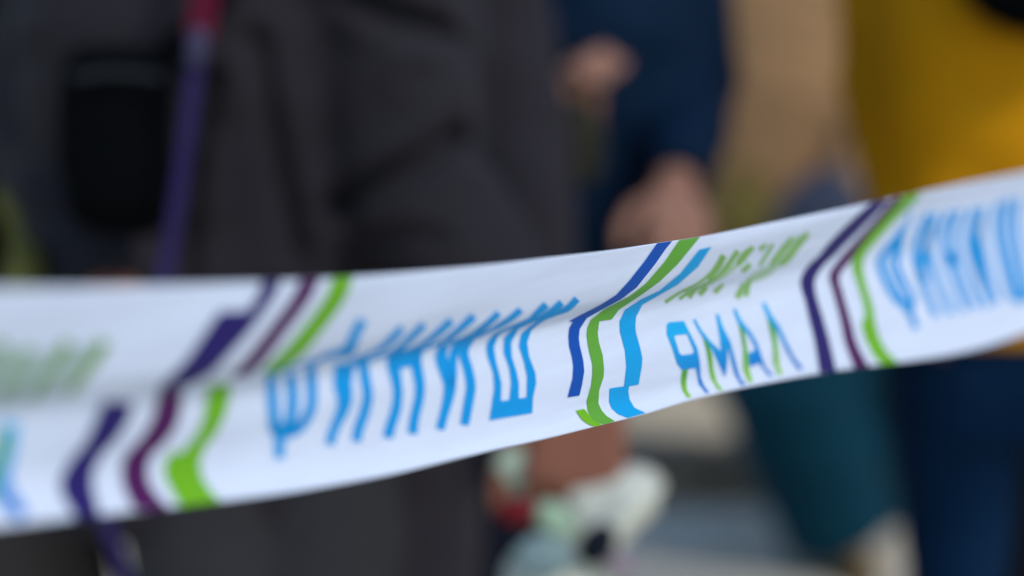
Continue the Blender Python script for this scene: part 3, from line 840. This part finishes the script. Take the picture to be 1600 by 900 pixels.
# --- left end of the word before it
printed("printed_letter", [stroke([(164, 534, 13), (133, 578, 13), (106, 612, 11)])], mleft)
printed("printed_letter", [stroke([(110, 537, 15), (84, 571, 11), (49, 620, 10)])], mleft)
printed("printed_letter", [stroke([(47, 547, 13), (24, 584, 11), (3, 620, 10)])], mleft)
printed("printed_letter", [stroke([(4, 536, 16), (-20, 575, 13), (-40, 615, 12)])], mleft)
printed("printed_ground", [[(-60, 560), (0, 548), (40, 548), (175, 533), (172, 542), (140, 584), (108, 618), (60, 628), (24, 638), (-60, 640)]], mleftp, .0004)
printed("printed_letter", [stroke([(17, 662, 20), (11, 700, 20), (2, 738, 20), (5, 764, 20), (18, 786, 18), (37, 806, 15)])], mgrad)
printed("printed_letter", [stroke([(8, 674, 12), (2, 702, 11), (-14, 740, 12), (-20, 780, 12)])], mgradg, .0012)
# --- FINISH word, centre
printed("printed_letter", [
    stroke([(567, 500, 12), (554, 525, 12), (546, 545, 14), (534, 553, 14)]),
    stroke([(548, 544, 10), (520, 554, 8), (498, 563, 6), (484, 580, 8)]),
    stroke([(505, 560, 5), (470, 571, 4), (440, 580, 4), (426, 590, 7)]),
    stroke([(424, 586, 12), (426, 619, 13), (428, 647, 13), (430, 674, 14)]),
    stroke([(455, 584, 12), (458, 619, 13), (456, 647, 13), (447, 674, 13)]),
    stroke([(486, 578, 12), (488, 611, 12), (487, 634, 12), (478, 655, 12), (464, 671, 12), (448, 679, 10)]),
    [(421, 655), (434, 661), (448, 664), (464, 660), (482, 646), (478, 664), (462, 677), (445, 686), (432, 688), (421, 672)],
    stroke([(438, 680, 13), (437, 700, 12), (437, 716, 11)])], cyan)
printed("printed_letter", [
    stroke([(537, 568, 20), (536, 600, 22), (539, 620, 19), (536, 640, 15), (527, 660, 12), (519, 680, 11), (516, 695, 11)]),
    stroke([(545, 592, 10), (548, 574, 9), (566, 560, 8)]),
    stroke([(567, 560, 11), (571, 591, 12), (575, 619, 12), (569, 647, 12), (561, 669, 12), (557, 690, 11)]),
    stroke([(629, 512, 9), (612, 530, 9), (595, 545, 7), (570, 557, 5), (545, 568, 6)]),
    stroke([(663, 507, 9), (645, 525, 9), (625, 543, 7), (600, 556, 5), (572, 563, 6)])], cyan)
printed("printed_letter", [
    stroke([(615, 553, 13), (615, 570, 15), (619, 591, 13), (622, 613, 12), (619, 640, 12), (611, 665, 12), (606, 684, 12)]),
    stroke([(655, 546, 12), (650, 563, 14), (656, 599, 13), (655, 623, 12), (648, 653, 12), (645, 678, 12)]),
    [(608, 552), (625, 546), (640, 548), (659, 541), (658, 573), (640, 573), (628, 576), (610, 580)],
    stroke([(706, 501, 10), (688, 517, 9), (668, 533, 7), (645, 545, 5), (620, 554, 6)]),
    stroke([(741, 494, 10), (722, 511, 9), (702, 528, 7), (680, 539, 5), (655, 548, 6)])], cyan)
printed("printed_letter", [
    stroke([(696, 540, 10), (690, 552, 14), (691, 566, 15), (697, 583, 15), (703, 599, 16), (702, 615, 14), (697, 637, 12), (692, 655, 11), (688, 671, 11)]),
    stroke([(730, 533, 8), (714, 543, 10), (708, 560, 11), (707, 585, 12), (706, 605, 10)]),
    stroke([(737, 529, 9), (727, 541, 12), (725, 555, 12), (731, 575, 12), (736, 603, 12), (732, 631, 12), (726, 664, 11)]),
    stroke([(780, 489, 10), (765, 503, 9), (748, 517, 7), (722, 530, 5), (698, 539, 6)]),
    stroke([(814, 484, 10), (800, 496, 9), (782, 508, 7), (757, 521, 5), (734, 531, 6)])], cyan)
printed("printed_letter", [
    [(773, 521), (762, 534), (760, 545), (762, 558), (771, 583), (772.5, 607), (768, 637), (764.5, 657), (832, 645.5), (833, 621), (838, 599), (837, 583), (827, 557), (824, 535), (830, 517), (842, 506),
     (829, 509), (815, 522), (811, 541), (819, 565), (824, 589), (823, 621), (811, 622.5), (811, 599), (808, 583), (800, 557), (799, 535), (811, 513),
     (800, 515), (788, 528), (787, 551), (796, 575), (799, 599), (796, 625), (783, 626.5), (784, 599), (776, 567), (772, 543), (778, 526), (787, 517)],
    stroke([(854, 476, 11), (842, 487, 9), (828, 499, 6), (805, 509, 4.5), (778, 521, 5)]),
    stroke([(878, 473, 10), (862, 486, 8), (845, 496, 6), (825, 505, 4.5), (803, 515, 5)]),
    stroke([(902, 467, 10), (888, 481, 9), (868, 491, 6), (850, 499, 5), (834, 509, 6)])], cyan)
# --- centre ornament
printed("printed_stripe", [[(1027, 380), (1009, 406), (984, 438), (963, 461), (938, 477), (906, 493), (889, 502), (895.5, 503), (890, 512), (888.5, 524), (889.5, 541), (894, 558), (896, 572), (895, 591), (887, 621), (905.5, 618), (910, 600), (913, 580), (911.5, 563), (906, 540), (904.5, 528), (906, 514), (917, 497), (942, 483), (970, 468), (995, 449), (1023.5, 413), (1041, 388), (1052, 375)]], mblue)
printed("printed_stripe", [[(1063, 373), (1038, 410), (1009, 443.5), (984, 463), (945, 483), (924, 499), (918, 512), (917, 524), (920, 545), (926, 570), (926, 585), (924, 602), (917, 627), (918.5, 641), (924, 652), (933, 661), (945, 663), (961, 658), (948, 650), (940, 641), (935, 630), (936.5, 609), (943, 590), (944, 577), (942, 555.5), (936, 535), (934, 520), (936.5, 502), (956, 499), (967, 484), (1002, 461), (1031, 440), (1059, 413), (1095, 369)]], mgreen)
printed("printed_stripe", [[(900, 641.5), (913, 639), (919, 646), (927, 656), (940, 664), (931, 667), (920, 663), (910, 656)]], mlime, .0012)
printed("printed_stripe", [[(1093, 390), (1112, 385.6), (1091, 417), (1059, 445), (1027, 463), (1004, 476), (994, 495), (993, 510), (994, 520), (1001, 545), (1004, 560), (1003, 573), (998, 601), (983, 603.5), (982, 612), (984, 624), (991.5, 637), (1009, 645), (981, 653), (966, 647), (956, 638), (952, 627), (953, 607), (975.5, 603.5), (979, 573), (977, 548), (969, 518), (968.5, 502), (977, 484), (1002, 468), (1031, 454), (1063, 427.5)]], msky)
# --- region name
printed("printed_letter", [([(1042, 507), (1046, 503.5), (1069, 501.5), (1079, 522), (1089.5, 543), (1094, 566), (1095, 588.5), (1100, 602), (1109, 614), (1103, 614), (1092, 600), (1088.6, 581), (1087, 575), (1073.5, 577.5), (1065, 577.5), (1058, 568), (1051, 545), (1042, 522)],
                            [(1053.6, 526), (1056, 524), (1073.5, 522), (1084.4, 548), (1083, 552.6), (1066, 555), (1062, 552)])], mgrad)
printed("printed_letter", [[(1066, 578), (1064, 596), (1066, 609), (1073.5, 621), (1081, 621), (1073.5, 609), (1072.5, 596), (1075, 577.6)]], mgradg)
printed("printed_letter", [[(1083, 499), (1086.7, 498.5), (1096, 515), (1111, 533.7), (1127, 549), (1124.5, 526), (1120, 500), (1118.5, 491), (1123.5, 491), (1130, 511), (1141.5, 533.7), (1147, 554.5), (1152, 575), (1156.6, 590), (1166, 602), (1158.5, 602), (1149, 586.6), (1143, 566), (1138, 541), (1136, 573), (1133, 590), (1124.5, 571.5), (1113, 547), (1100, 530), (1090.5, 515)]], mgrad)
printed("printed_letter", [[(1099, 529), (1107, 536), (1113, 554.5), (1115, 577), (1120, 596), (1130, 610), (1122.6, 609), (1111, 590), (1107.5, 566), (1104.6, 547)]], mgradg, .0012)
printed("printed_letter", [[(1145, 483), (1150, 482.5), (1158.5, 500), (1173.6, 518.6), (1185, 539), (1190.6, 558), (1196, 573), (1209, 588), (1201, 587), (1190.6, 573), (1187, 567.7), (1170.5, 573), (1169, 552.6), (1181, 546), (1173.6, 530), (1162, 515), (1153, 505)]], mgrad)
printed("printed_letter", [[(1154, 506), (1162.5, 515.5), (1166, 535.6), (1169, 550.7), (1170, 573.4), (1176.6, 597), (1170, 597), (1162, 577), (1162, 545), (1158, 521)]], mgradg, .0012)
printed("printed_letter", [[(1190.6, 474), (1196, 472.5), (1206, 492), (1219, 511), (1230, 535.6), (1240, 556.4), (1255, 575.5), (1249, 579), (1238, 564), (1226.5, 543), (1216, 520.5), (1200, 498)]], mgrad)
printed("printed_letter", [[(1199, 497), (1211, 513), (1214, 528), (1216, 550.7), (1218, 571.5), (1223, 585), (1216, 585.5), (1209.5, 566), (1208.6, 539), (1204, 518)]], mgradg, .0012)
# --- slanting green word, stroke by stroke
for st in ([(1131, 399, 9), (1120, 417, 7), (1103, 434, 5), (1085, 446, 4), (1063, 457, 4), (1040, 472, 6)], [(1133, 400, 6), (1122, 421, 5), (1107, 437, 5)],
           [(1153, 392, 7), (1137, 415, 7), (1122, 431, 6), (1103, 444, 4), (1080, 455, 4), (1062, 467, 6)], [(1088, 452, 4), (1077, 465, 7)], [(1178, 386, 6), (1164, 398, 10), (1153, 413, 8)],
           [(1105, 449, 6), (1093, 460, 8)], [(1173, 413, 7), (1160, 424, 7)], [(1130, 444, 6), (1117, 457, 7)], [(1198, 382, 6), (1187, 390, 7)], [(1208, 381, 6), (1197, 400, 6), (1187, 415, 6)],
           [(1237, 371, 6), (1227, 385, 7), (1213, 402, 7), (1204, 414, 6)], [(1263, 364, 7), (1247, 383, 9), (1231, 404, 9), (1219, 413, 8)], [(1162, 442, 6), (1152, 466, 8)], [(1171, 436, 7), (1165, 463, 8)]):
    printed("printed_stroke", [stroke(st)], mtext)
printed("printed_ground", [[(1204, 414), (1214, 398), (1234, 373), (1263, 363), (1250, 384), (1232, 408), (1216, 418), (1200, 432), (1182, 440), (1168, 442), (1172, 430), (1190, 420)]], mtextp, .0004)
printed("printed_ground", [stroke([(1070, 458, 5), (1104, 444, 7), (1135, 427, 7), (1165, 402, 8)])], mtextp, .0004)
# --- right ornament
printed("printed_stripe", [hstroke([(1379, 313, 20), (1365, 325, 22), (1345, 344, 23), (1325, 364, 24), (1308, 381, 23), (1293, 398, 20), (1277, 413, 20), (1266, 428, 19), (1262, 442, 18), (1264, 456, 17), (1268, 470, 16), (1276, 500, 18), (1285, 535, 19), (1294, 582, 22)])], mviolet)
printed("printed_stripe", [hstroke([(1405, 308, 13), (1371, 347, 12), (1343, 378, 13), (1319, 408, 16), (1304, 431, 13), (1310, 459, 12), (1321, 499, 13), (1330, 536, 15), (1347, 575, 20)])], mplum)
printed("printed_stripe", [hstroke([(1428, 303, 22), (1392, 340, 19), (1364, 372, 17), (1344, 398, 14), (1340, 418, 13), (1347, 446, 11), (1356, 475, 11), (1360, 498, 12)]),
                           [(1349, 497), (1346, 508), (1352, 530), (1364, 555), (1378, 570), (1404, 567), (1385, 548), (1373, 525), (1366, 498)]], mlime)
# --- word again, to the right
printed("printed_letter", [
    stroke([(1424, 334, 6), (1417, 350, 6), (1406, 367, 10)]),
    stroke([(1405, 368, 8), (1383, 394, 8), (1375, 410, 8), (1381, 432, 8), (1393, 456, 8), (1406, 474, 8)]),
    stroke([(1407, 368, 8), (1396, 395, 6), (1389, 412, 6), (1397, 435, 6), (1408, 460, 6), (1416, 476, 8)]),
    stroke([(1408, 366, 8), (1405, 392, 7), (1402, 414, 7), (1412, 440, 7), (1423, 460, 7), (1427, 474, 8)]),
    [(1403, 470), (1416, 473), (1430, 468), (1428, 482), (1419, 489), (1411, 485)],
    stroke([(1419, 483, 9), (1425, 496, 7), (1432, 513, 7)])], cyan)
printed("printed_letter", [stroke([(1450, 334, 7), (1438, 360, 8), (1430, 390, 8), (1433, 415, 8), (1443, 445, 8), (1455, 475, 7), (1464, 494, 7)]),
    stroke([(1464, 332, 7), (1453, 360, 7), (1449, 386, 8), (1455, 410, 8), (1465, 440, 7), (1477, 470, 7), (1487, 491, 7)]),
    stroke([(1458, 352, 8), (1446, 390, 9), (1440, 418, 9), (1446, 442, 8)])], cyan)
printed("printed_letter", [stroke([(1485, 330, 7), (1475, 352, 8), (1472, 376, 8), (1477, 400, 8), (1487, 430, 7), (1498, 460, 7), (1508, 486, 7)]),
    stroke([(1501, 327, 7), (1493, 350, 8), (1491, 375, 8), (1496, 400, 8), (1505, 430, 7), (1515, 455, 7), (1527, 481, 7)]),
    [(1476, 396), (1496, 394), (1500, 412), (1482, 415)]], cyan)
printed("printed_letter", [stroke([(1522, 325, 7), (1515, 350, 8), (1514, 375, 8), (1519, 400, 8), (1528, 430, 8), (1538, 458, 7), (1546, 479, 7)]),
    stroke([(1537, 322, 7), (1532, 345, 8), (1531, 370, 8), (1536, 395, 7), (1543, 420, 7), (1552, 450, 7), (1560, 471, 7)]),
    stroke([(1534, 340, 8), (1526, 385, 9), (1529, 420, 9), (1536, 448, 8)])], cyan)
printed("printed_letter", [stroke([(1563, 314, 7), (1557, 340, 8), (1558, 370, 8), (1565, 400, 8), (1573, 430, 8), (1584, 468, 8)]),
    stroke([(1577, 311, 7), (1572, 340, 7), (1573, 370, 7), (1579, 400, 7), (1586, 430, 7), (1595, 464, 7)]),
    stroke([(1592, 309, 7), (1588, 340, 8), (1590, 370, 8), (1596, 400, 8), (1602, 430, 8), (1609, 462, 8)]),
    [(1580, 461), (1611, 457), (1614, 469), (1585, 474)]], cyan)
